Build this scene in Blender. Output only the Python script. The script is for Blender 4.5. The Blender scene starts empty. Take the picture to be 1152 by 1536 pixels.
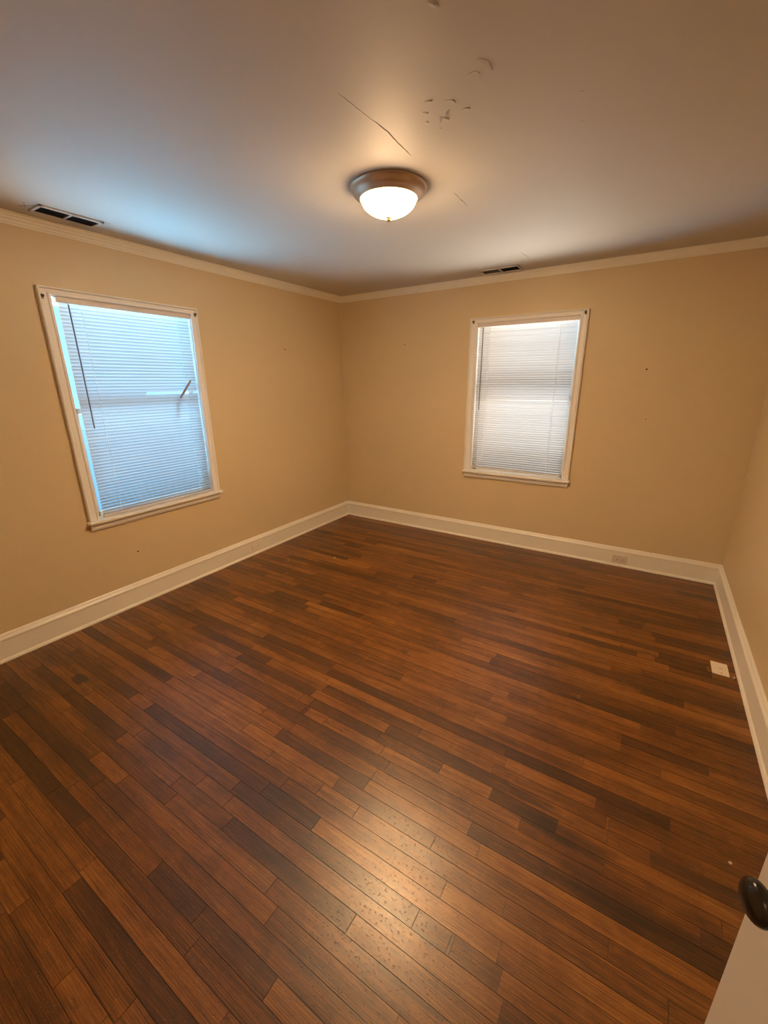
import bpy, bmesh, math, random
from mathutils import Vector, Matrix
random.seed(7)
C = bpy.context.scene.collection
SC = bpy.context.scene
H = 2.44; W = 3.682; YF = -4.07        # room: x 0..W, y YF..0, z 0..H

# ------------------------------------------------------------ camera
def camera():
    cam = bpy.data.cameras.new('camera'); o = bpy.data.objects.new('camera', cam); C.objects.link(o)
    yaw, pitch, roll = 0.5669, -0.3016, -0.0092
    cy, sy, cp, sp = math.cos(yaw), math.sin(yaw), math.cos(pitch), math.sin(pitch)
    f = Vector((-sy*cp, cy*cp, sp)); r = Vector((cy, sy, 0)); u = r.cross(f)
    cr, sr = math.cos(roll), math.sin(roll)
    r2 = cr*r + sr*u; u2 = -sr*r + cr*u
    m = Matrix((r2, u2, -f)).transposed().to_4x4(); m.translation = Vector((3.0543, -3.963, 1.5653))
    o.matrix_world = m
    cam.sensor_fit = 'VERTICAL'; cam.sensor_height = 36; cam.sensor_width = 27
    cam.lens = 626.74/1536*36; cam.clip_start = 0.02
    SC.camera = o
camera()

# ------------------------------------------------------------ light and exposure
SC.view_settings.view_transform = 'Standard'; SC.view_settings.look = 'None'
SC.view_settings.gamma = 1; SC.view_settings.use_curve_mapping = False
SC.view_settings.exposure = 0.0
SKY_BLUE = (0.21, 0.56, 0.90); SKY_WHITE = (0.38, 0.345, 0.305); SKY_STRENGTH = 3.0; HORIZON_STRENGTH = 2.4; GROUND_BOOST = 42.0
LAMP_COL = (1.0, 0.64, 0.34); LAMP_STRENGTH = 400.0
def world():
    w = bpy.data.worlds.new('daylight'); SC.world = w; w.use_nodes = True
    nt = w.node_tree; nt.nodes.clear(); N = nt.nodes.new; L = nt.links.new
    out = N('ShaderNodeOutputWorld'); bg = N('ShaderNodeBackground'); tc = N('ShaderNodeTexCoord')
    sep = N('ShaderNodeSeparateXYZ'); mr = N('ShaderNodeMapRange'); mix = N('ShaderNodeMix'); mix.data_type = 'RGBA'
    L(tc.outputs['Generated'], sep.inputs[0]); 
    ng = N('ShaderNodeMath'); ng.operation = 'MULTIPLY'; ng.inputs[1].default_value = -1; L(sep.outputs['X'], ng.inputs[0])
    az = N('ShaderNodeMath'); az.operation = 'ARCTAN2'; L(sep.outputs['Y'], az.inputs[0]); L(ng.outputs[0], az.inputs[1]); L(az.outputs[0], mr.inputs['Value'])
    mr.inputs['From Min'].default_value = 0.45; mr.inputs['From Max'].default_value = 0.75      # bluer to the left, overcast white behind
    L(mr.outputs[0], mix.inputs['Factor'])
    mix.inputs['A'].default_value = (*SKY_BLUE, 1); mix.inputs['B'].default_value = (*SKY_WHITE, 1)
    gr = N('ShaderNodeValToRGB')                        # sky, bright horizon, dimmer band, added glow from below to brighten the ceiling
    mz = N('ShaderNodeMapRange'); L(sep.outputs['Z'], mz.inputs['Value']); mz.inputs['From Min'].default_value = -1; mz.inputs['From Max'].default_value = 1
    M = GROUND_BOOST; stops = ((-.6, GROUND_BOOST), (-.35, HORIZON_STRENGTH*.5), (-.1, HORIZON_STRENGTH), (.15, HORIZON_STRENGTH), (.45, SKY_STRENGTH))
    e = gr.color_ramp.elements
    while len(e) < len(stops): e.new(.5)
    for k, (z, v) in enumerate(stops): e[k].position = (z+1)/2; e[k].color = (v/M, v/M, v/M, 1)
    sc = N('ShaderNodeMath'); sc.operation = 'MULTIPLY'; sc.inputs[1].default_value = M
    L(mz.outputs[0], gr.inputs[0]); L(gr.outputs[0], sc.inputs[0]); gr = sc
    L(mix.outputs['Result'], bg.inputs[0]); L(gr.outputs[0], bg.inputs[1])
    L(bg.outputs[0], out.inputs[0])
world()

def hallway_fill():  # unseen fill light, added to brighten the door and nearby right wall
    l = bpy.data.lights.new('hallway_fill_light', 'POINT'); l.energy = HALL_FILL_W; l.color = (1.0, 0.78, 0.55); l.shadow_soft_size = 0.15
    o = bpy.data.objects.new('hallway_fill_light', l); C.objects.link(o); o.location = (3.0, -4.85, 2.2)
HALL_FILL_W = 11.0
hallway_fill()

# ------------------------------------------------------------ materials
def base(name):
    m = bpy.data.materials.new(name); m.use_nodes = True
    nt = m.node_tree; return m, nt, nt.nodes['Principled BSDF']
def paint(name, col, rough=0.5, var=0.05, scale=3.0, bump=0.0, bscale=60, metal=0.0, spec=0.5):
    m, nt, b = base(name); N = nt.nodes.new; L = nt.links.new
    tc = N('ShaderNodeTexCoord'); n = N('ShaderNodeTexNoise'); n.inputs['Scale'].default_value = scale; n.inputs['Detail'].default_value = 5
    L(tc.outputs['Object'], n.inputs['Vector'])
    mx = N('ShaderNodeMix'); mx.data_type = 'RGBA'
    mx.inputs['A'].default_value = (*[c*(1-var) for c in col], 1); mx.inputs['B'].default_value = (*[min(1, c*(1+var)) for c in col], 1)
    L(n.outputs['Fac'], mx.inputs['Factor']); L(mx.outputs['Result'], b.inputs['Base Color'])
    b.inputs['Roughness'].default_value = rough; b.inputs['Metallic'].default_value = metal
    b.inputs['Specular IOR Level'].default_value = spec
    if bump:
        n2 = N('ShaderNodeTexNoise'); n2.inputs['Scale'].default_value = bscale; n2.inputs['Detail'].default_value = 3
        L(tc.outputs['Object'], n2.inputs['Vector'])
        bp = N('ShaderNodeBump'); bp.inputs['Strength'].default_value = bump; bp.inputs['Distance'].default_value = 0.002
        L(n2.outputs['Fac'], bp.inputs['Height']); L(bp.outputs[0], b.inputs['Normal'])
    return m
WALL = paint('tan_wall_paint', (0.70, 0.56, 0.34), 0.42, 0.04, 2.0, 0.25, 90, spec=0.35)
CEIL = paint('ceiling_paint', (0.60, 0.57, 0.50), 0.6, 0.04, 1.5, 0.3, 25, spec=0.3)
TRIM = paint('white_trim_paint', (0.86, 0.82, 0.70), 0.38, 0.03, 8, 0.25, 30)
TRIM2 = paint('white_window_paint', (0.86, 0.84, 0.78), 0.4, 0.03, 8, 0.2, 40)
CRACK = paint('crack_brown', (0.28, 0.19, 0.12), 0.8)  # brown of the seam cracks and torn paint edges
NICKEL = paint('brushed_bronze_metal', (0.50, 0.38, 0.28), 0.45, 0.08, 40, metal=0.6)
BRASS = paint('brass_finial', (0.5, 0.36, 0.12), 0.3, metal=1.0)
KNOB = paint('dark_bronze_knob', (0.035, 0.027, 0.02), 0.24, 0.2, 60, metal=0.4)
BLACK = paint('duct_shade_black', (0.012, 0.009, 0.008), 0.7)  # black colour stands in for the darkness inside the ducts
WAND = paint('smoky_plastic_wand', (0.17, 0.17, 0.18), 0.3)
PLATE = paint('ivory_plastic', (0.80, 0.70, 0.56), 0.4, 0.04, 30)
PLATEP = paint('painted_over_plate', (0.70, 0.62, 0.52), 0.45, 0.05, 60, 0.4, 80)
DOORM = paint('white_door_paint', (0.84, 0.78, 0.70), 0.45, 0.03, 5, 0.2, 60)
SLOT = paint('dark_slot', (0.05, 0.03, 0.02), 0.7)
SPECK = paint('white_fleck', (0.8, 0.76, 0.7), 0.6)

def slat_mat(name, col, trans, fac):
    m = bpy.data.materials.new(name); m.use_nodes = True; nt = m.node_tree; nt.nodes.clear(); N = nt.nodes.new; L = nt.links.new
    out = N('ShaderNodeOutputMaterial'); d = N('ShaderNodeBsdfPrincipled'); t = N('ShaderNodeBsdfTranslucent'); mx = N('ShaderNodeMixShader')
    tc = N('ShaderNodeTexCoord'); n = N('ShaderNodeTexNoise'); n.inputs['Scale'].default_value = 6
    L(tc.outputs['Object'], n.inputs['Vector'])
    c = N('ShaderNodeMix'); c.data_type = 'RGBA'; c.inputs['A'].default_value = (*[k*.94 for k in col], 1); c.inputs['B'].default_value = (*col, 1)
    L(n.outputs['Fac'], c.inputs['Factor']); L(c.outputs['Result'], d.inputs['Base Color'])
    d.inputs['Roughness'].default_value = 0.4; t.inputs['Color'].default_value = (*trans, 1)
    mx.inputs[0].default_value = fac; L(d.outputs[0], mx.inputs[1]); L(t.outputs[0], mx.inputs[2]); L(mx.outputs[0], out.inputs[0])
    return m
SLAT = slat_mat('vinyl_slat', (0.50, 0.49, 0.47), (0.9, 0.9, 0.9), 0.27)

def glass_mat():
    m = bpy.data.materials.new('window_glass'); m.use_nodes = True; nt = m.node_tree; nt.nodes.clear(); N = nt.nodes.new; L = nt.links.new
    out = N('ShaderNodeOutputMaterial'); t = N('ShaderNodeBsdfTransparent'); g = N('ShaderNodeBsdfGlossy'); mx = N('ShaderNodeMixShader')
    g.inputs['Roughness'].default_value = 0.03; mx.inputs[0].default_value = 0.07
    L(t.outputs[0], mx.inputs[1]); L(g.outputs[0], mx.inputs[2]); L(mx.outputs[0], out.inputs[0]); return m
GLASS = glass_mat()
def screen_mat():
    m = bpy.data.materials.new('insect_screen_mesh'); m.use_nodes = True; nt = m.node_tree; nt.nodes.clear(); N = nt.nodes.new; L = nt.links.new
    out = N('ShaderNodeOutputMaterial'); t = N('ShaderNodeBsdfTransparent'); g = N('ShaderNodeBsdfDiffuse'); mx = N('ShaderNodeMixShader')
    g.inputs['Color'].default_value = (0.12, 0.12, 0.12, 1); mx.inputs[0].default_value = 0.18
    L(t.outputs[0], mx.inputs[1]); L(g.outputs[0], mx.inputs[2]); L(mx.outputs[0], out.inputs[0]); return m
SCREEN = screen_mat()
def bowl_mat():
    m, nt, b = base('lit_frosted_glass'); b.inputs['Base Color'].default_value = (0.9, 0.85, 0.75, 1); b.inputs['Roughness'].default_value = 0.3
    b.inputs['Emission Color'].default_value = (*LAMP_COL, 1); 
    N = nt.nodes.new; L = nt.links.new; tc = N('ShaderNodeTexCoord'); sp = N('ShaderNodeSeparateXYZ'); mr = N('ShaderNodeMapRange')
    L(tc.outputs['Object'], sp.inputs[0]); L(sp.outputs['Z'], mr.inputs[0]); mr.interpolation_type = 'SMOOTHSTEP'      # bulbs sit low in the bowl, the rim glows less
    mr.inputs[1].default_value = -.060; mr.inputs[2].default_value = -.112; mr.inputs[3].default_value = LAMP_STRENGTH*.035; mr.inputs[4].default_value = LAMP_STRENGTH
    L(mr.outputs[0], b.inputs['Emission Strength']); return m
BOWL = bowl_mat()

def floor_mat():
    m, nt, b = base('stained_oak_strip'); N = nt.nodes.new; L = nt.links.new
    at = N('ShaderNodeAttribute'); at.attribute_name = 'board'; sp = N('ShaderNodeSeparateColor'); L(at.outputs['Color'], sp.inputs[0])
    tc = N('ShaderNodeTexCoord')
    def math_(op, a, b_=None, c=None):
        n = N('ShaderNodeMath'); n.operation = op
        for i, v in enumerate((a, b_, c)):
            if v is None: continue
            if isinstance(v, (int, float)): n.inputs[i].default_value = v
            else: L(v, n.inputs[i])
        return n.outputs[0]
    off = N('ShaderNodeCombineXYZ'); L(math_('MULTIPLY', sp.outputs['Green'], 37.0), off.inputs[0]); L(math_('MULTIPLY', sp.outputs['Green'], 11.0), off.inputs[2])
    add = N('ShaderNodeVectorMath'); add.operation = 'ADD'; L(tc.outputs['Object'], add.inputs[0]); L(off.outputs[0], add.inputs[1])
    def noise(scale, s, det=4, rough=.6, dist=0.0):
        mp = N('ShaderNodeMapping'); L(add.outputs[0], mp.inputs[0]); mp.inputs['Scale'].default_value = scale
        n = N('ShaderNodeTexNoise'); n.inputs['Scale'].default_value = s; n.inputs['Detail'].default_value = det
        n.inputs['Roughness'].default_value = rough; n.inputs['Distortion'].default_value = dist; L(mp.outputs[0], n.inputs[0]); return n.outputs['Fac']
    fine = noise((9, 260, 1), 1.0, 5, .7)
    streak = noise((1.6, 34, 1), 1.0, 5, .7, 1.4)
    broad = noise((1.5, 7, 1), 1.0, 3)
    # cathedral rings
    mp = N('ShaderNodeMapping'); L(add.outputs[0], mp.inputs[0]); mp.inputs['Scale'].default_value = (1.0, 22, 1)
    wv = N('ShaderNodeTexWave'); wv.wave_type = 'RINGS'; wv.inputs['Scale'].default_value = 2.2; wv.inputs['Distortion'].default_value = 9; wv.inputs['Detail'].default_value = 2; wv.inputs['Detail Scale'].default_value = 1.4
    L(mp.outputs[0], wv.inputs[0])
    # room-scale wear (world pattern, crosses boards)
    wn = N('ShaderNodeTexNoise'); wn.inputs['Scale'].default_value = 2.2; wn.inputs['Detail'].default_value = 6; wn.inputs['Roughness'].default_value = .65; L(tc.outputs['Object'], wn.inputs[0])
    v = math_('ADD', sp.outputs['Red'], math_('MULTIPLY', math_('SUBTRACT', fine, 0.5), 0.75))
    v = math_('ADD', v, math_('MULTIPLY', math_('SUBTRACT', streak, 0.5), 0.8))
    v = math_('ADD', v, math_('MULTIPLY', math_('SUBTRACT', broad, 0.5), 0.55))
    v = math_('ADD', v, math_('MULTIPLY', math_('SUBTRACT', wv.outputs['Fac'], 0.5), 0.16))
    v = math_('ADD', v, math_('MULTIPLY', math_('SUBTRACT', wn.outputs['Fac'], 0.5), 0.5))
    mo = N('ShaderNodeTexNoise'); mo.inputs['Scale'].default_value = 14; mo.inputs['Detail'].default_value = 6; mo.inputs['Roughness'].default_value = .75; mo.inputs['Distortion'].default_value = .8; L(tc.outputs['Object'], mo.inputs[0])
    v = math_('ADD', v, math_('MULTIPLY', math_('SUBTRACT', mo.outputs['Fac'], 0.5), 0.4)); v = math_('ADD', v, 0.0)
    # stains with a shape of their own: (x, y, rx, ry, depth)
    for (sx, sy, rx, ry, dp) in STAINS:
        mp2 = N('ShaderNodeMapping'); mp2.vector_type = 'POINT'; L(tc.outputs['Object'], mp2.inputs[0])
        mp2.inputs['Location'].default_value = (-sx/rx, -sy/ry, 0); mp2.inputs['Scale'].default_value = (1/rx, 1/ry, 1)
        ln = N('ShaderNodeVectorMath'); ln.operation = 'LENGTH'; L(mp2.outputs[0], ln.inputs[0])
        d = math_('ADD', ln.outputs['Value'], math_('MULTIPLY', math_('SUBTRACT', streak, 0.5), 1.6))
        mr = N('ShaderNodeMapRange'); mr.interpolation_type = 'SMOOTHSTEP'; L(d, mr.inputs[0]); mr.inputs[1].default_value = 1.0; mr.inputs[2].default_value = 0.3; mr.inputs[3].default_value = 0; mr.inputs[4].default_value = dp
        v = math_('SUBTRACT', v, mr.outputs[0])
    cr = N('ShaderNodeValToRGB'); e = cr.color_ramp
    e.elements[0].position = 0.0; e.elements[0].color = (0.026, 0.009, 0.003, 1)
    e.elements[1].position = 1.0; e.elements[1].color = (0.42, 0.18, 0.036, 1)
    x = e.elements.new(.3); x.color = (0.084, 0.027, 0.005, 1)
    x = e.elements.new(.55); x.color = (0.195, 0.069, 0.0105, 1)
    L(v, cr.inputs[0]); L(cr.outputs[0], b.inputs['Base Color'])
    rr = N('ShaderNodeMapRange'); L(wn.outputs['Fac'], rr.inputs[0]); rr.inputs[1].default_value = .3; rr.inputs[2].default_value = .7; rr.inputs[3].default_value = ROUGH[0]; rr.inputs[4].default_value = ROUGH[1]
    L(rr.outputs[0], b.inputs['Roughness']); b.inputs['Specular IOR Level'].default_value = 0.8; b.inputs['Specular Tint'].default_value = (1.0, 0.93, 0.82, 1); b.inputs['Coat Weight'].default_value = 0.0; b.inputs['Coat Roughness'].default_value = 0.24; b.inputs['Coat IOR'].default_value = 1.6
    # bump: grain, cupping, pits
    pits = N('ShaderNodeTexNoise'); pits.inputs['Scale'].default_value = 110; pits.inputs['Detail'].default_value = 2; L(tc.outputs['Object'], pits.inputs[0])
    pr = N('ShaderNodeMapRange'); L(pits.outputs['Fac'], pr.inputs[0]); pr.inputs[1].default_value = .62; pr.inputs[2].default_value = .72; pr.inputs[3].default_value = 0; pr.inputs[4].default_value = -1.0
    hgt = math_('ADD', math_('MULTIPLY', fine, 0.35), math_('MULTIPLY', broad, 1.6)); hgt = math_('ADD', hgt, pr.outputs[0])
    bp = N('ShaderNodeBump'); bp.inputs['Strength'].default_value = 0.5; bp.inputs['Distance'].default_value = 0.0015; L(hgt, bp.inputs['Height']); L(bp.outputs[0], b.inputs['Normal'])
    return m
ROUGH = (0.28, 0.38)
STAINS = [(0.567, -3.235, .06, .034, 1.2), (3.0, -2.70, .22, .045, .35), (2.86, -2.62, .14, .03, .3), (3.15, -2.82, .3, .07, .16), (0.45, -3.45, .3, .18, .15), (2.93, -1.95, .03, .015, .5)]

# ------------------------------------------------------------ mesh helpers
def obj(name, bm, mat, parent=None, smooth=False):
    me = bpy.data.meshes.new(name); bmesh.ops.recalc_face_normals(bm, faces=bm.faces[:]); bm.to_mesh(me); bm.free()
    me.materials.append(mat); o = bpy.data.objects.new(name, me); C.objects.link(o)
    if smooth:
        for p in me.polygons: p.use_smooth = True
    if parent: o.parent = parent
    return o
def struct(name, bm, mat, smooth=False):
    o = obj(name, bm, mat, None, smooth); o['kind'] = 'structure'; return o
def empty(name, loc, rz=0):
    o = bpy.data.objects.new(name, None); o.empty_display_size = .05; C.objects.link(o); o.location = loc; o.rotation_euler = (0, 0, rz); return o
def tag(o, label, cat, group=None):
    o['label'] = label; o['category'] = cat
    if group: o['group'] = group
    return o
def box(bm, x0, x1, y0, y1, z0, z1, bev=0.0):
    r = bmesh.ops.create_cube(bm, size=1)['verts']
    for v in r: v.co = Vector(((x0+x1)/2 + v.co.x*(x1-x0), (y0+y1)/2 + v.co.y*(y1-y0), (z0+z1)/2 + v.co.z*(z1-z0)))
    if bev:
        es = {e for v in r for e in v.link_edges}
        bmesh.ops.bevel(bm, geom=list(es), offset=bev, segments=2, affect='EDGES', profile=.5)
def sweep(bm, prof, a, b, n, up=Vector((0, 0, 1)), caps=True):
    """extrude the profile (offset from wall, height) from a to b; n = direction out of the wall"""
    a = Vector(a); b = Vector(b); n = Vector(n)
    A = [bm.verts.new(a + n*p[0] + up*p[1]) for p in prof]; B = [bm.verts.new(b + n*p[0] + up*p[1]) for p in prof]
    k = len(prof)
    for i in range(k): bm.faces.new((A[i], A[(i+1) % k], B[(i+1) % k], B[i]))
    if caps: bm.faces.new(A); bm.faces.new(B)
def tube(bm, pts, r, seg=8):
    pts = [Vector(p) for p in pts]; rings = []
    for i, p in enumerate(pts):
        t = (pts[min(i+1, len(pts)-1)] - pts[max(i-1, 0)]).normalized()
        s = t.cross(Vector((0, 0, 1))) if abs(t.z) < .9 else t.cross(Vector((1, 0, 0))); s.normalize(); q = t.cross(s)
        rr = r[i] if isinstance(r, (list, tuple)) else r
        rings.append([bm.verts.new(p + rr*(math.cos(2*math.pi*k/seg)*s + math.sin(2*math.pi*k/seg)*q)) for k in range(seg)])
    for a, b in zip(rings, rings[1:]):
        for k in range(seg): bm.faces.new((a[k], a[(k+1) % seg], b[(k+1) % seg], b[k]))
    bm.faces.new(rings[0]); bm.faces.new(rings[-1])
def lathe(bm, prof, axis_o=(0, 0, 0), axis=(0, 0, 1), seg=48):
    ax = Vector(axis).normalized(); o = Vector(axis_o)
    s = ax.cross(Vector((0, 0, 1))) if abs(ax.z) < .9 else ax.cross(Vector((1, 0, 0))); s.normalize(); q = ax.cross(s)
    rings = []
    for (r, h) in prof:
        if r < 1e-6: rings.append([bm.verts.new(o + ax*h)])
        else: rings.append([bm.verts.new(o + ax*h + r*(math.cos(2*math.pi*k/seg)*s + math.sin(2*math.pi*k/seg)*q)) for k in range(seg)])
    for a, b in zip(rings, rings[1:]):
        for k in range(seg):
            k2 = (k+1) % seg
            f = [a[k % len(a)]] + ([a[k2]] if len(a) > 1 else []) + ([b[k2]] if len(b) > 1 else []) + [b[k % len(b)]]
            if len(f) > 2: bm.faces.new(f)
NB = bmesh.new
BOARDS = {-45: [(2.3, 3.54, 0.45)],
          -44: [(0.5, 1.57, 0.25)],
          -41: [(0.08, 0.28, 0.15), (0.7, 0.87, 0.2), (1.57, 1.79, 0.6), (2.58, 3.21, 0.7)],
          -40: [(2.29, 2.55, 0.6), (2.62, 3.64, 0.12)],
          -39: [(0.8, 1.2, 0.55)],
          -38: [(0.59, 0.78, 0.08), (1.64, 2.24, 0.65)],
          -37: [(0.83, 1.06, 0.6), (1.36, 1.74, 0.15), (2.79, 3.4, 0.3)],
          -36: [(2.41, 2.7, 0.72), (3.21, 3.65, 0.62)],
          -35: [(0.41, 0.92, 0.2), (2.09, 2.32, 0.65), (2.92, 3.06, 0.6), (3.06, 3.2, 0.15)],
          -34: [(3.25, 3.64, 0.12)],
          -33: [(0.38, 0.85, 0.15), (1.54, 1.74, 0.05), (1.75, 2.03, 0.72), (3.14, 3.27, 0.6)],
          -32: [(1.37, 1.55, 0.25), (2.03, 2.34, 0.3)],
          -30: [(3.09, 3.27, 0.62), (3.29, 3.52, 0.1)],
          -29: [(0.33, 1.51, 0.12), (2.8, 3.18, 0.1), (3.27, 3.54, 0.1)],
          -27: [(0.2, 0.36, 0.2)],
          -25: [(1.67, 2.11, 0.1)],
          -24: [(0.28, 0.55, 0.2), (0.6, 1.27, 0.2)],
          -23: [(1.32, 1.7, 0.3), (3.21, 3.4, 0.15)],
          -22: [(0.81, 1.1, 0.06)],
          -20: [(1.16, 1.53, 0.05)],
          -19: [(0.74, 1.07, 0.18), (2.56, 2.93, 0.15), (2.95, 3.36, 0.2)],
          -18: [(0.71, 1.12, 0.12), (1.13, 1.44, 0.65), (2.76, 3.22, 0.55)],
          -16: [(1.71, 2.63, 0.65), (3.15, 3.47, 0.12)],
          -15: [(2.56, 3.15, 0.68)],
          -14: [(0.69, 1.22, 0.25), (1.22, 1.44, 0.2)],
          -13: [(1.5, 1.81, 0.3), (2.09, 2.67, 0.6), (2.67, 3.02, 0.3)],
          -12: [(3.02, 3.62, 0.68)],
          -11: [(0.67, 1.14, 0.6), (1.14, 1.7, 0.15)],
          -10: [(1.71, 2.72, 0.1), (2.72, 3.33, 0.08)],
          -9: [(0.1, 0.85, 0.2), (1.16, 1.28, 0.7), (1.28, 1.75, 0.68), (1.75, 2.74, 0.72)],
          -8: [(0.21, 0.65, 0.5), (0.65, 1.35, 0.15), (1.78, 2.35, 0.2), (2.7, 3.13, 0.35), (3.14, 3.3, 0.55)],
          -7: [(1.16, 1.75, 0.15), (2.21, 2.78, 0.25), (3.14, 3.27, 0.45)],
          -6: [(1.21, 1.72, 0.55), (1.79, 2.2, 0.06), (2.73, 2.98, 0.12)],
          -5: [(1.24, 1.79, 0.35), (1.81, 1.93, 0.6), (2.86, 3.14, 0.2)],
          -4: [(2.69, 3.4, 0.5)],
          -3: [(0.11, 0.62, 0.35), (1.1, 1.63, 0.45), (1.82, 2.29, 0.55)],
          -2: [(1.79, 2.29, 0.2)],
          -1: [(0.09, 1.0, 0.12), (1.63, 2.18, 0.68)],
          0: [(0.07, 1.85, 0.6), (2.14, 2.32, 0.72), (2.32, 2.89, 0.6)],
          1: [(2.0, 2.71, 0.5)],
          2: [(0.25, 0.96, 0.15), (1.11, 1.95, 0.15), (1.95, 2.22, 0.1), (2.22, 2.91, 0.6)],
          3: [(1.84, 2.67, 0.18), (2.67, 2.78, 0.3), (2.79, 2.93, 0.25)],
          4: [(1.87, 2.95, 0.55)],
          5: [(0.25, 0.64, 0.12), (0.64, 1.18, 0.1), (1.94, 2.51, 0.12)],
          6: [(0.77, 1.67, 0.38), (1.67, 2.23, 0.5), (2.23, 2.83, 0.42)],
          7: [(0.44, 1.19, 0.45), (1.42, 2.29, 0.6), (2.29, 2.73, 0.5)],
          8: [(0.26, 0.57, 0.08), (0.57, 1.35, 0.12)],
          9: [(0.57, 1.27, 0.5), (1.27, 1.86, 0.5), (1.86, 2.1, 0.12), (2.1, 2.41, 0.14)],
          10: [(0.6, 1.23, 0.05), (1.23, 1.47, 0.05), (1.47, 2.15, 0.3)],
          11: [(1.05, 1.65, 0.55), (1.65, 2.35, 0.68)],
          13: [(1.2, 2.12, 0.5)],
          14: [(1.38, 1.6, 0.6), (1.91, 2.09, 0.55)],
          15: [(1.58, 2.02, 0.3)]}
# ------------------------------------------------------------ floor
ROW0 = -3.0; PITCH = 0.0575
def make_floor():
    me_tone = []; bm = NB(); lay = bm.loops.layers.float_color.new('board')
    def board(x0, x1, y0, y1, t, g):
        e = .0007
        vs = [bm.verts.new((x, y, 0)) for x, y in ((x0+e, y0+e), (x1-e, y0+e), (x1-e, y1-e), (x0+e, y1-e))]
        lo = [bm.verts.new((v.co.x, v.co.y, -.004)) for v in vs]
        fs = [bm.faces.new(vs)] + [bm.faces.new((vs[i], lo[i], lo[(i+1) % 4], vs[(i+1) % 4])) for i in range(4)]
        for i, f in enumerate(fs):
            for l in f.loops: l[lay] = (t if i == 0 else t-.4, g, 0, 1)
    rnd = random.Random(11)
    def fill(x0, x1, y0, y1):
        x = x0
        while x < x1 - 1e-4:
            n = min(x1, x + rnd.choice((rnd.uniform(.3, .8), rnd.uniform(.8, 2.2))))
            if x1 - n < .15: n = x1
            t = rnd.choice((.28, .34, .38, .42, .44, .48, .52, .58))
            board(x, n, y0, y1, t, rnd.random()); x = n
    for k in range(-53, 19):
        y1 = ROW0 - k*PITCH; y0 = y1 - PITCH
        y0 = max(y0, YF); y1 = min(y1, 0)
        if y1 - y0 < .002: continue
        x = 0.0
        for (a, b, t) in BOARDS.get(k, []):
            a = max(a, 0); b = min(b, W)
            if a < .12: a = 0
            if W - b < .12: b = W
            if a > x: fill(x, a, y0, y1)
            board(max(a, x), b, y0, y1, .14 + t*.62, rnd.random()); x = b
        if x < W: fill(x, W, y0, y1)
    o = struct('floor', bm, floor_mat())
    s = NB(); box(s, -.15, W+.15, YF-1.6, .15, -.15, -.0035); sub = obj('subfloor', s, SLOT, o)
make_floor()

# ------------------------------------------------------------ walls and ceiling
T = .14
LY0, LY1, LZ0, LZ1 = -2.735, -1.850, .700, 2.060      # opening, window in left wall
RX0, RX1, RZ0, RZ1 = 1.566, 2.430, .712, 2.066        # opening, window in back wall
DX0, DX1, DZ = 2.775, 3.548, 2.04                      # doorway in front wall
bm = NB(); box(bm, -T, 0, YF, LY0, 0, H); box(bm, -T, 0, LY1, 0, 0, H); box(bm, -T, 0, LY0, LY1, 0, LZ0); box(bm, -T, 0, LY0, LY1, LZ1, H)
struct('wall_left', bm, WALL)
bm = NB(); box(bm, -T, RX0, 0, T, 0, H); box(bm, RX1, W+T, 0, T, 0, H); box(bm, RX0, RX1, 0, T, 0, RZ0); box(bm, RX0, RX1, 0, T, RZ1, H)
struct('wall_back', bm, WALL)
bm = NB(); box(bm, W, W+T, YF, 0, 0, H); struct('wall_right', bm, WALL)
bm = NB(); box(bm, -T, DX0, YF-T, YF, 0, H); box(bm, DX1, W+T, YF-T, YF, 0, H); box(bm, DX0, DX1, YF-T, YF, DZ, H); struct('wall_front', bm, WALL)
# closed hallway behind the doorway
bm = NB(); box(bm, 2.2, 2.26, YF-1.5, YF-T, 0, H); box(bm, W+.08, W+T, YF-1.5, YF-T, 0, H); box(bm, 2.2, W+T, YF-1.56, YF-1.5, 0, H); struct('wall_hallway', bm, WALL)
bm = NB(); box(bm, -T, W+T, YF-1.56, T, H, H+.12); ceiling = struct('ceiling', bm, CEIL)

# ceiling seam cracks and blistered paint
def crack(pts, r):
    bm = NB(); q = []
    for (a, b) in zip(pts, pts[1:]):
        n = 7
        for i in range(n): 
            t = i/n; q.append((a[0]+(b[0]-a[0])*t + random.uniform(-.002, .002), a[1]+(b[1]-a[1])*t, H - .0002))
    q.append((pts[-1][0], pts[-1][1], H-.0002))
    rr = [max(.0003, r*random.uniform(.5, 1.2)) for _ in q]; rr[0] = rr[-1] = .0002
    tube(bm, q, rr, 5); obj('seam_crack', bm, CRACK, ceiling)
crack([(2.053, -2.64), (2.060, -2.52), (2.066, -2.42)], .0006)
crack([(2.066, -2.43), (2.071, -2.37), (2.064, -2.30), (2.060, -2.17)], .0013)
crack([(2.063, -1.755), (2.063, -1.56)], .0014)
crack([(2.071, -.60), (2.087, -.34)], .0009)
def flake(x, y, a, w, l, lift):
    bm = NB(); n = 9; vs = []
    ca, sa = math.cos(a), math.sin(a)
    for i in range(n):
        t = 2*math.pi*i/n; rx = w*math.cos(t)*random.uniform(.7, 1.2); ry = l*math.sin(t)*random.uniform(.7, 1.2)
        z = H - .0005 - lift*.5*max(0, math.cos(t))
        vs.append((x + rx*ca - ry*sa, y + rx*sa + ry*ca, z))
    top = [bm.verts.new((v[0], v[1], H+.001)) for v in vs]; bot = [bm.verts.new(v) for v in vs]; c = bm.verts.new((x, y, H-lift*.3))
    for i in range(n):
        j = (i+1) % n; bm.faces.new((bot[i], bot[j], c)); bm.faces.new((top[i], top[j], bot[j], bot[i]))
    obj('paint_blister', bm, CEIL, ceiling)
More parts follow.
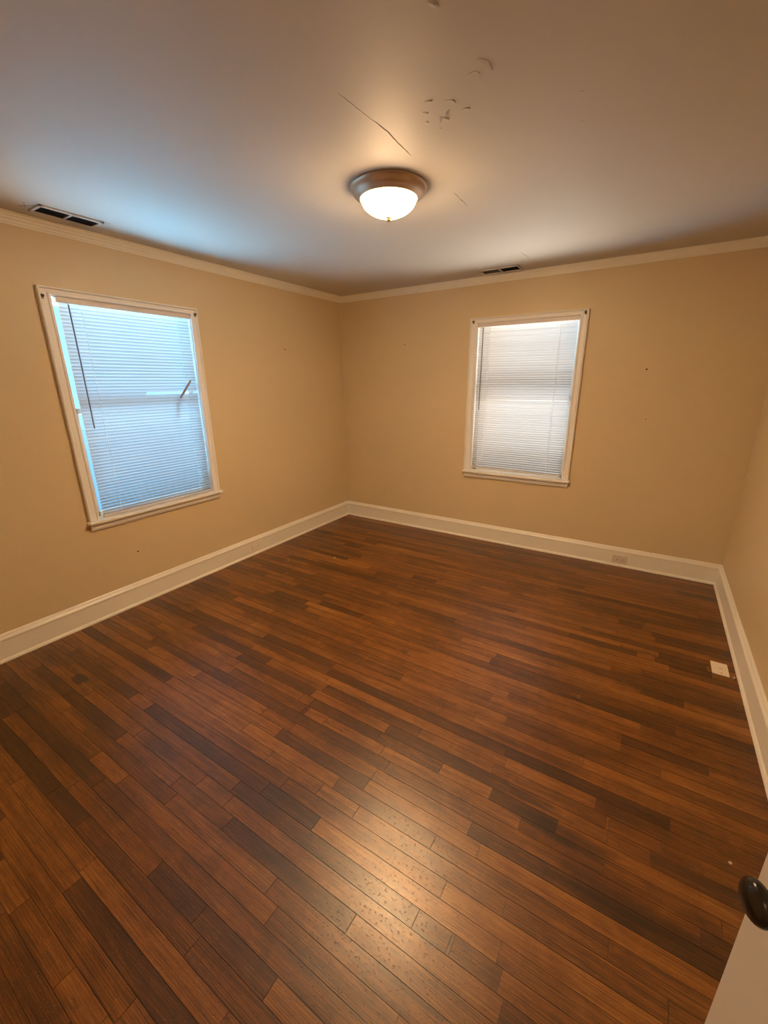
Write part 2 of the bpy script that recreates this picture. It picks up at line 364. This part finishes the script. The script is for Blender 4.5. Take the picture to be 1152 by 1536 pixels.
for f in [(2.213, -2.336, .3, .006, .010, .004), (2.263, -2.332, 2.0, .022, .006, .006), (2.283, -2.325, .8, .014, .007, .009), (2.303, -2.355, 2.4, .016, .006, .008),
          (2.363, -2.337, .2, .012, .006, .006), (2.236, -2.39, 1, .012, .006, .003), (2.27, -2.44, 0, .014, .006, .004), (2.482, -2.509, 1.2, .035, .014, .004), (2.449, -2.769, 1.0, .018, .010, .007),
          (2.678, -2.044, .4, .008, .005, .004), (2.24, -2.28, 0, .005, .004, .003), (2.44, -2.47, .5, .02, .03, .002), (2.70, -2.22, 0, .006, .004, .003), (2.33, -2.40, .6, .02, .012, .002)]:
    flake(*f)

# ------------------------------------------------------------ baseboards and crown
BASEP = [(0, 0), (.030, 0), (.030, .006), (.026, .014), (.019, .020), (.019, .128), (.022, .134), (.021, .142), (.013, .153), (.009, .163), (.004, .1686), (0, .1686)]
CROWN = [(0, 0), (-0.0, -.058), (.005, -.058), (.007, -.050), (.011, -.046), (.012, -.038), (.019, -.030), (.021, -.022), (.028, -.015), (.030, -.008), (.037, -.004), (.037, 0)]
def run(name, prof, segs, z, mat):
    bm = NB()
    for a, b, n in segs: sweep(bm, prof, (*a, z), (*b, z), n)
    struct(name, bm, mat)
SEG = {'left': [((0, YF), (0, 0), (1, 0, 0))], 'back': [((0, 0), (W, 0), (0, -1, 0))], 'right': [((W, 0), (W, YF), (-1, 0, 0))]}
for s in SEG: run('baseboard_'+s, BASEP, SEG[s], 0, TRIM)
run('baseboard_front', BASEP, [((DX0-.07, YF), (0, YF), (0, 1, 0)), ((W, YF), (DX1+.07, YF), (0, 1, 0))], 0, TRIM)
for i, s in enumerate(('left', 'back', 'right')): run('trim_%d' % (i+1), CROWN, SEG[s], H, TRIM)
run('trim_4', CROWN, [((W, YF), (0, YF), (0, 1, 0))], H, TRIM)
bm = NB()
box(bm, DX0-.07, DX0, YF, YF+.018, 0, DZ+.07, .003); box(bm, DX1, DX1+.07, YF, YF+.018, 0, DZ+.07, .003); box(bm, DX0, DX1, YF, YF+.018, DZ, DZ+.07, .003)
box(bm, DX0-.001, DX0+.018, YF-T, YF, 0, DZ); box(bm, DX1-.018+.02, DX1+.02, YF-T, YF, 0, DZ); box(bm, DX0, DX1, YF-T, YF, DZ-.018, DZ)
struct('trim_5', bm, TRIM)
# painted corner bead where left and back wall meet
bm = NB(); tube(bm, [(.002, -.002, .17), (.002, -.002, H-.058)], .0045, 8); struct('trim_6', bm, WALL)

# ------------------------------------------------------------ windows (built in wall space: u along wall, v height, d into the room)
def window(idx, M, u0, u1, v0, v1, so0, so1, screen, stile=.035):
    """M maps (u, d, v) to the world; u0..u1 x v0..v1 is the opening; so0/so1 outer casing edges"""
    def place(bm):
        bmesh.ops.transform(bm, matrix=M, verts=bm.verts[:]); return bm
    bm = NB(); top = v1 + .042
    # casing: each side has an outer back band, a shallow channel and an inner bead
    def side(a, b):      # a = outer edge, b = inner edge (opening)
        s = 1 if b > a else -1; w = abs(b-a)
        P = [(0, 0), (0, .022), (.004, .026), (.010, .026), (.014, .020), (.018, .015), (w-.018, .013), (w-.014, .018), (w-.004, .018), (w, .014), (w, 0)]
        A = [bm.verts.new((a + s*p[0], p[1], v0-.012)) for p in P]
        B = [bm.verts.new((a + s*p[0], p[1], top - min(p[0], w)*.042/w)) for p in P]
        for i in range(len(P)-1): bm.faces.new((A[i], A[i+1], B[i+1], B[i]))
        return P, B
    P, BL = side(so0, u0); _, BR = side(so1, u1)
    for i in range(len(P)-1): bm.faces.new((BL[i], BL[i+1], BR[i+1], BR[i]))
    fr = struct('window_%d' % idx, place(bm), TRIM2)
    # jamb lining
    bm = NB(); jt = .004
    box(bm, u0-.001, u0+jt, -T, .002, v0, v1); box(bm, u1-jt, u1+.001, -T, .002, v0, v1); box(bm, u0, u1, -T, .002, v1-jt, v1+.001); box(bm, u0, u1, -T, -.03, v0-.001, v0+jt)
    obj('window_jamb', place(bm), TRIM2, fr)
    # stool and apron
    bm = NB(); box(bm, so0-.010, so1+.010, -.03, .048, v0-.020, v0+.001, .005); obj('window_sill', place(bm), TRIM2, fr)
    bm = NB(); sweep(bm, [(0, 0), (.030, 0), (.030, -.008), (.026, -.014), (.022, -.032), (.015, -.046), (.010, -.050), (0, -.050)], (so0+.004, 0, v0-.020), (so1-.004, 0, v0-.020), (0, 1, 0))
    obj('window_apron', place(bm), TRIM2, fr)
    # sashes
    mid = v0 + (v1-v0)*.515
    def sash(z0, z1, d0, d1, name):
        bm = NB(); box(bm, u0+jt, u0+jt+stile, d0, d1, z0, z1, .002); box(bm, u1-jt-stile, u1-jt, d0, d1, z0, z1, .002)
        box(bm, u0+jt, u1-jt, d0, d1, z0, z0+.035, .002); box(bm, u0+jt, u1-jt, d0, d1, z1-.035, z1, .002)
        s = obj(name, place(bm), TRIM2, fr)
        bm = NB(); box(bm, u0+.02, u1-.02, (d0+d1)/2-.002, (d0+d1)/2+.002, z0+.02, z1-.02); obj('window_pane', place(bm), GLASS, s)
    sash(mid-.02, v1, -.115, -.09, 'upper_sash'); sash(v0, mid+.02, -.085, -.06, 'lower_sash')
    if screen:
        bm = NB(); box(bm, u0+.004, u1-.004, -.1355, -.1345, v0, mid-.12); obj('insect_screen', place(bm), SCREEN, fr)
    return fr

ML = Matrix(((0, 1, 0, 0), (1, 0, 0, 0), (0, 0, 1, 0), (0, 0, 0, 1)))      # u->y, d->x
MR = Matrix(((1, 0, 0, 0), (0, -1, 0, 0), (0, 0, 1, 0), (0, 0, 0, 1)))     # u->x, d->-y
window(1, ML, LY0, LY1, LZ0, LZ1, -2.800, -1.796, True)
window(2, MR, RX0, RX1, RZ0, RZ1, 1.501, 2.491, False)

# ------------------------------------------------------------ mini blinds
def blind(M, loc, u0, u1, vt, vb, tilt, wand_u, wand_z, cords, label, tiltfn=None, gap=None, lean=0.0):
    Li = Matrix.Translation(Vector(loc)).inverted() @ M
    root = empty('window_blind', loc); tag(root, label, 'blind')
    def part(name, bm, mat, parent=root, smooth=False):
        bmesh.ops.transform(bm, matrix=Li, verts=bm.verts[:]); return obj(name, bm, mat, parent, smooth)
    bm = NB(); box(bm, u0-.012, u1+.012, -.030, .006, vt-.030, vt, .002); part('headrail', bm, HEAD)
    pitch = .0205; n = int((vt-.036 - (vb+.012))/pitch); bm = NB(); rnd = random.Random(3)
    hw = .0128; dc = -.014
    def slat(a, b, za, zb, th, ends=0.0):
        rows = []
        for u, z in ((a, za), (b, zb)):
            row = []
            for k in range(5):
                s = -1 + k*.5; crown = .0022*(1-s*s)
                d = s*hw*math.cos(th) - crown*math.sin(th); v = s*hw*math.sin(th) + crown*math.cos(th)
                row.append(bm.verts.new((u, dc+d, z+v)))
            rows.append(row)
        for k in range(4): bm.faces.new((rows[0][k], rows[0][k+1], rows[1][k+1], rows[1][k]))
    bent = None
    for i in range(n+1):
        f = i/n; z = vt - .040 - i*(vt-.040-vb-.010)/n
        th = tilt if tiltfn is None else tiltfn(f); th += rnd.uniform(-.03, .03)
        sag = lean*f
        if gap and abs(z-gap[0]) < pitch*.5 and not bent:
            slat(u0, gap[1], z, z, th); bent = z
        else: slat(u0+rnd.uniform(-.001, .001), u1+rnd.uniform(-.001, .001), z+sag+rnd.uniform(-.0006, .0006), z-sag+rnd.uniform(-.0006, .0006), th)
    part('slats', bm, SLAT, root, True)
    bm = NB(); zb = vb
    vs = []
    for u, s in ((u0, lean), (u1, -lean)):
        for d, v in ((-.026, 0), (-.002, 0), (0, .004), (-.002, .010), (-.026, .010)): vs.append(bm.verts.new((u, d, zb+v+s-.006)))
    A, B = vs[:5], vs[5:]; bm.faces.new(A); bm.faces.new(B)
    for k in range(5): bm.faces.new((A[k], A[(k+1) % 5], B[(k+1) % 5], B[k]))
    part('bottom_rail', bm, HEAD)
    for cu, in_front in cords:
        bm = NB(); zz = []; z = vt-.03; k = 0
        d0 = .0005 if in_front else -.0285
        tube(bm, [(cu, d0, vt-.03), (cu+.001, d0, (vt+vb)/2), (cu, d0, vb)], .0011, 6)
        if in_front:      # rungs knotted at every slat
            for i in range(n+1):
                z = vt - .040 - i*(vt-.040-vb-.010)/n; box(bm, cu-.0022, cu+.0022, d0-.004, d0+.0018, z+.006, z+.0105)
        part('ladder_cord', bm, CORD)
    bm = NB(); tube(bm, [(wand_u, .010, wand_z[0]), (wand_u+.001, .012, (wand_z[0]+wand_z[1])/2), (wand_u, .012, wand_z[1])], .0038, 6)
    w = part('tilt_wand', bm, WAND)
    bm = NB(); tube(bm, [(wand_u, .002, wand_z[0]+.012), (wand_u, .010, wand_z[0]+.008), (wand_u, .010, wand_z[0]-.004)], .0028, 6)
    box(bm, wand_u-.006, wand_u+.006, -.002, .009, wand_z[0]+.006, wand_z[0]+.020, .001); part('wand_hook', bm, HEAD, w)
    if gap:
        # broken end of the slat, snapped near the ladder and poking up into the room
        bm = NB(); a = Vector((-2.020, .002, 1.463)); b = Vector((-1.945, .050, 1.592)); t = (b-a).normalized(); s = t.cross(Vector((0, 1, 0))).normalized(); q = t.cross(s)
        rows = []
        for k in range(6):
            f = k/5; p = a.lerp(b, f); wd = .0085*(1 - .15*f)
            rows.append([bm.verts.new(p + s*wd*c + q*.0012*(1-c*c)) for c in (-1, 0, 1)])
        for r0, r1 in zip(rows, rows[1:]):
            for k in range(2): bm.faces.new((r0[k], r0[k+1], r1[k+1], r1[k]))
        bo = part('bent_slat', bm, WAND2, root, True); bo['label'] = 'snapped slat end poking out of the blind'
        m = bo.modifiers.new('thickness', 'SOLIDIFY'); m.thickness = .0012
        bm = NB(); a = Vector((-2.022, -.028, 1.462)); b = Vector((-2.055, -.032, 1.30)); t = (b-a).normalized(); s = t.cross(Vector((0, 1, 0))).normalized()
        v = [bm.verts.new(a-s*.011), bm.verts.new(a+s*.011), bm.verts.new(b+s*.008), bm.verts.new(b-s*.008)]; bm.faces.new(v)
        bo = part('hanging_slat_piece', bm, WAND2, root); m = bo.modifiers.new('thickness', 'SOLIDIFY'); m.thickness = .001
    return root
HEAD = paint('white_enamel_rail', (0.72, 0.66, 0.60), 0.4, 0.03)
CORD = paint('white_cord', (0.9, 0.9, 0.88), 0.7)
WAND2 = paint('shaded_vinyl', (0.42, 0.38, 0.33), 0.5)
R = math.radians
blind(ML, (0, (LY0+LY1)/2, LZ0), LY0+.038, LY1-.008, LZ1-.004, LZ0+.012, R(57), -2.652, (2.020, 1.295), [(-2.583, True), (-2.273, False), (-1.962, True)],
      'white mini blind in the left wall window with a bent broken slat and blue daylight', lambda f: R(61 - 16*max(0, (f-.80)/.2)), (1.494, -2.262))
blind(MR, ((RX0+RX1)/2, 0, RZ0), RX0+.010, RX1-.014, RZ1-.004, RZ0+.030, R(64), 1.622, (2.030, 1.303), [(1.679, True), (2.286, True)],
      'white mini blind in the back wall window, fully lowered with unbroken slats', lambda f: R(43 + 6*f), None, .004)

# old curtain rod brackets on the corners of the casings
def bracket(M, u, v, label, dark=True):
    p = M @ Vector((u, .018, v)); root = empty('rod_bracket', p); tag(root, label, 'bracket', 'small rod brackets on the window casings')
    Li = Matrix.Translation(p).inverted() @ M
    bm = NB(); box(bm, u-.007, u+.007, .014, .0205, v-.016, v+.010, .001); bmesh.ops.transform(bm, matrix=Li, verts=bm.verts[:]); obj('bracket_plate', bm, BRK, root)
    bm = NB(); lathe(bm, [(.002, 0), (.0075, .001), (.0085, .010), (.006, .012), (.0055, .003), (0, .003)], (u, .020, v), (0, 1, 0), 14)
    bmesh.ops.transform(bm, matrix=Li, verts=bm.verts[:]); obj('bracket_cup', bm, BRK2, root, True)
BRK = paint('tarnished_metal', (0.30, 0.24, 0.17), 0.4, metal=.6); BRK2 = paint('dark_bracket_cup', (0.10, 0.08, 0.06), 0.5, metal=.5)
bracket(ML, -2.780, 2.050, 'small dark rod bracket at the upper left corner of the left wall window')
bracket(ML, -1.815, 2.062, 'small rod bracket at the upper right corner of the left wall window')
bracket(MR, 1.531, 2.080, 'small rod bracket at the upper left corner of the back wall window')
bracket(MR, 2.466, 2.082, 'small dark rod bracket at the upper right corner of the back wall window')

# ------------------------------------------------------------ ceiling lamp
LX, LY = 1.832, -1.976
lamp = empty('ceiling_light', (LX, LY, H)); tag(lamp, 'lit flush mount ceiling light with frosted glass bowl and bronze rim', 'ceiling light')
bm = NB(); lathe(bm, [(0, 0), (.179, 0), (.182, -.003), (.181, -.007), (.176, -.010), (.172, -.014), (.171, -.020), (.165, -.030), (.157, -.038), (.146, -.044), (.142, -.049), (.138, -.051), (.134, -.049), (.132, -.044), (0, -.044)], seg=96)
obj('metal_pan', bm, NICKEL, lamp, True)
bm = NB(); prof = [(.1315, -.046)]
for k in range(1, 15):
    a = k/14*math.pi/2; prof.append((.1315*math.cos(a)**1.25, -.046 - .078*math.sin(a)))
prof[-1] = (0, -.124); lathe(bm, prof, seg=96); obj('glass_bowl', bm, BOWL, lamp, True)
bm = NB(); lathe(bm, [(0, -.116), (.015, -.1205), (.0155, -.124), (.009, -.129), (.010, -.134), (.007, -.139), (0, -.141)], seg=24); obj('finial', bm, BRASS, lamp, True)

# ------------------------------------------------------------ ceiling registers
def vent(x0, x1, y0, y1, long_y, label, louvre):
    cx, cy = (x0+x1)/2, (y0+y1)/2; root = empty('ceiling_vent', (cx, cy, H)); tag(root, label, 'vent')
    X0, X1, Y0, Y1 = x0-cx, x1-cx, y0-cy, y1-cy; fw = .017
    bm = NB(); z0, z1 = -.008, 0
    box(bm, X0, X1, Y0, Y0+fw, z0, z1, .002); box(bm, X0, X1, Y1-fw, Y1, z0, z1, .002); box(bm, X0, X0+fw, Y0, Y1, z0, z1, .002); box(bm, X1-fw, X1, Y0, Y1, z0, z1, .002)
    if long_y: box(bm, X0, X1, -.006, .006, z0+.001, z1, .001)
    else: box(bm, -.006, .006, Y0, Y1, z0+.001, z1, .001)
    obj('vent_frame', bm, CEIL, root)
    bm = NB(); box(bm, X0+.01, X1-.01, Y0+.01, Y1-.01, -.0015, -.0002); obj('duct_shade_plate', bm, BLACK, root)  # flat plate painted black in place of a shaded duct recess
    for s in (0, 1):
        bm = NB()
        for k in range(4):
            if long_y:
                a, b = (Y0+fw, -.006) if s == 0 else (.006, Y1-fw); c = X0+fw + (k+.5)*(X1-X0-2*fw)/4
                v = [bm.verts.new(p) for p in ((c-.003, a, -.0016), (c+.001, a, -.0065), (c+.001, b, -.0065), (c-.003, b, -.0016))]
            else:
                a, b = (X0+fw, -.006) if s == 0 else (.006, X1-fw); c = Y0+fw + (k+.5)*(Y1-Y0-2*fw)/4
                dd = .007 if (louvre and s == 0) else .001
                v = [bm.verts.new(p) for p in ((a, c+.006, -.0016), (a, c-dd+.002, -.0065), (b, c-dd+.002, -.0065), (b, c+.006, -.0016))]
            bm.faces.new(v)
        o = obj('louvre_blades', bm, CEIL if (louvre and s == 0) else BLACK, root); m = o.modifiers.new('thickness', 'SOLIDIFY'); m.thickness = .0006  # blades of the dark halves get the same painted shade
vent(.130, .262, -2.800, -2.490, True, 'dark slotted ceiling vent above the left wall window', False)
vent(1.635, 1.965, -.245, -.095, False, 'small ceiling vent above the back wall window with one half open', True)
bm = NB()
for a, b in (((.150, -2.845, H), (.222, -2.800, H)), ((.225, -2.850, H), (.150, -2.815, H)), ((.262, -2.80, H), (.268, -2.46, H)), ((.13, -2.495, H), (.15, -2.475, H))): tube(bm, [Vector(a), Vector(b)], .0012, 5)
obj('torn_paint_edge', bm, CRACK, ceiling)

# ------------------------------------------------------------ outlets, plate and cable stub
def outlet(M, u, v, label, mat, slots, proud):
    p = M @ Vector((u, proud, v)); root = empty('power_outlet', p); tag(root, label, 'outlet')
    Li = Matrix.Translation(p).inverted() @ M
    def part(n, bm, m, par=root):
        bmesh.ops.transform(bm, matrix=Li, verts=bm.verts[:]); return obj(n, bm, m, par)
    bm = NB(); box(bm, u-.0575, u+.0575, proud, proud+.006, v-.035, v+.035, .002); part('cover_plate', bm, mat)
    for s in (-1, 1):
        bm = NB(); box(bm, u+s*.0195-.0135, u+s*.0195+.0135, proud+.006, proud+.0082, v-.016, v+.016, .002); r = part('socket', bm, mat)
        bm = NB()
        for k in (-1, 1): box(bm, u+s*.0195-.005, u+s*.0195+.003, proud+.0078, proud+.0086, v+k*.0065-.0012, v+k*.0065+.0012)
        lathe(bm, [(0, proud+.0086), (.0022, proud+.0086), (.0022, proud+.0078)], (u+s*.0195+.0085, 0, v), (0, 1, 0), 10)
        part('socket_slots', bm, slots, r)
    bm = NB(); lathe(bm, [(0, proud+.0072), (.003, proud+.0070), (.0032, proud+.006)], (u, 0, v), (0, 1, 0), 12); part('screw', bm, mat)
outlet(MR, 2.985, .064, 'white power outlet set sideways in the back wall baseboard', PLATEP, SLOT, .019)
outlet(ML, -1.468, .074, 'painted over power outlet in the left wall baseboard', TRIM, PLATEP, .0175)

pl = empty('wall_plate', (3.580, -1.278, 0), 0); tag(pl, 'ivory blank cover plate lying flat on the floor by the right baseboard', 'cover plate')
bm = NB(); box(bm, -.039, .039, -.062, .062, 0, .006, .002); obj('plate', bm, PLATE, pl)
bm = NB(); lathe(bm, [(0, .0075), (.010, .0072), (.012, .0058)], (0.004, .006, 0), (0, 0, 1), 6); obj('centre_cap', bm, PLATEP, pl)
bm = NB(); lathe(bm, [(0, .0068), (.003, .0066), (.0035, .0055)], (.004, -.044, 0), (0, 0, 1), 10); obj('screw', bm, SLOT, pl)
cs = empty('cable_stub', (3.636, -1.352, 0)); tag(cs, 'short cable stub with metal end coming out of the floor', 'cable')
bm = NB(); tube(bm, [(.006, .010, 0), (.004, .006, .012), (0, -.002, .020), (-.004, -.010, .022)], .0035, 8); obj('cable', bm, SLOT, cs, True)
bm = NB(); tube(bm, [(-.003, -.008, .022), (-.007, -.020, .020)], .0052, 6); obj('metal_connector', bm, paint('bright_connector', (.7, .68, .62), .3, metal=1), cs)

# ------------------------------------------------------------ wall anchors, nails, flecks
def stud(name, M, u, v, r, mat, label, cat, group=None):
    p = M @ Vector((u, 0, v)); root_bm = NB(); lathe(root_bm, [(0, .004), (r*.5, .004), (r, .0025), (r, -.001)], (0, 0, 0), M.to_3x3() @ Vector((0, 1, 0)), 10)
    o = obj(name, root_bm, mat); o.location = p; tag(o, label, cat, group)
g = 'wall anchors left in a diamond near the corner'
ANC = paint('pale_plastic_anchor', (.66, .56, .42), .5); NAIL = paint('rusty_nail', (.12, .06, .03), .6)
stud('wall_anchor', ML, -.470, 2.258, .007, ANC, 'topmost pale wall anchor of the diamond on the left wall near the corner', 'wall anchor', g)
stud('wall_anchor', ML, -.568, 2.145, .007, ANC, 'left pale wall anchor of the diamond on the left wall near the corner', 'wall anchor', g)
stud('wall_anchor', ML, -.356, 2.166, .007, ANC, 'right pale wall anchor of the diamond on the left wall near the corner', 'wall anchor', g)
stud('wall_anchor', ML, -.449, 2.045, .007, ANC, 'lowest pale wall anchor of the diamond on the left wall near the corner', 'wall anchor', g)
g2 = 'wall anchors on the back wall near the corner'
stud('wall_anchor', MR, .477, 2.045, .006, ANC, 'upper of two pale wall anchors on the back wall near the corner', 'wall anchor', g2)
stud('wall_anchor', MR, .474, 1.836, .006, ANC, 'lower of two pale wall anchors on the back wall near the corner', 'wall anchor', g2)
stud('nail', ML, -.888, 1.869, .006, NAIL, 'dark nail on the left wall between the window and the corner', 'nail')
stud('nail', ML, -2.532, .395, .006, NAIL, 'dark nail on the left wall below the window sill', 'nail')
stud('nail', MR, .799, 1.925, .005, NAIL, 'dark nail on the back wall left of the window', 'nail')
stud('nail', MR, 2.947, 1.641, .007, NAIL, 'dark nail high on the back wall right of the window', 'nail')
stud('nail', MR, 2.999, 1.265, .004, NAIL, 'tiny nail low on the back wall right of the window', 'nail')
stud('nail', Matrix.Translation((0, 0, 0)) @ MR, 3.20, .165, .006, NAIL, 'dark nail on top of the back baseboard right of the outlet', 'nail')
def fleck(x, y, s, label):
    bm = NB(); vs = []
    for k in range(6): a = k*math.pi/3; vs.append((s*math.cos(a)*random.uniform(.6, 1.2), s*math.sin(a)*random.uniform(.6, 1.2)))
    lo = [bm.verts.new((a, b, 0)) for a, b in vs]; hi = [bm.verts.new((a*.7, b*.7, .003)) for a, b in vs]
    bm.faces.new(hi); bm.faces.new(lo)
    for k in range(6): bm.faces.new((lo[k], lo[(k+1) % 6], hi[(k+1) % 6], hi[k]))
    o = obj('paint_fleck', bm, SPECK); o.location = (x, y, 0); tag(o, label, 'debris', 'pale flecks on the floor')
fleck(.729, -1.176, .009, 'white fleck on the dark floor near the far corner')
fleck(.395, -1.440, .008, 'white fleck on the floor near the left baseboard')
fleck(3.50, -2.50, .006, 'white fleck on the floor beside the open door edge')

# ------------------------------------------------------------ open door
hx, hy = .352, -.936                         # from the free edge towards the hinge
ex, ey = 3.270, -3.355                       # free edge, room face

# local frame: +x from hinge to free edge, +y = face seen by the camera, origin at the hinge
wd = .755; ox, oy = ex + hx*wd, ey + hy*wd

bm = NB(); box(bm, 0, wd, -.035, 0, .010, 2.015, .0015)
door = struct('door_1', bm, DOORM); door.location = (ox, oy, 0); door.rotation_euler = (0, 0, math.atan2(-hy, -hx))
bm = NB(); lathe(bm, [(0, 0), (.030, 0), (.031, .003), (.026, .007), (.012, .009), (.0095, .012), (0.0095, .026)], (wd-.065, 0, .957), (0, 1, 0), 32); obj('knob_rose', bm, KNOB, door, True)
bm = NB(); prof = [(.0095, .024), (.012, .031)]
for k in range(0, 17):
    a = -math.pi/2*.8 + k/16*math.pi*.9; prof.append((.0250*math.cos(a), .047 + .0145*math.sin(a)))
prof.append((0, .0617)); lathe(bm, prof, (wd-.065, 0, .957), (0, 1, 0), 40); obj('door_knob', bm, KNOB, door, True)
for z in (.25, 1.75):
    bm = NB(); tube(bm, [(-.004, -.040, z-.045), (-.004, -.040, z+.045)], .006, 10); obj('hinge', bm, NICKEL, door)
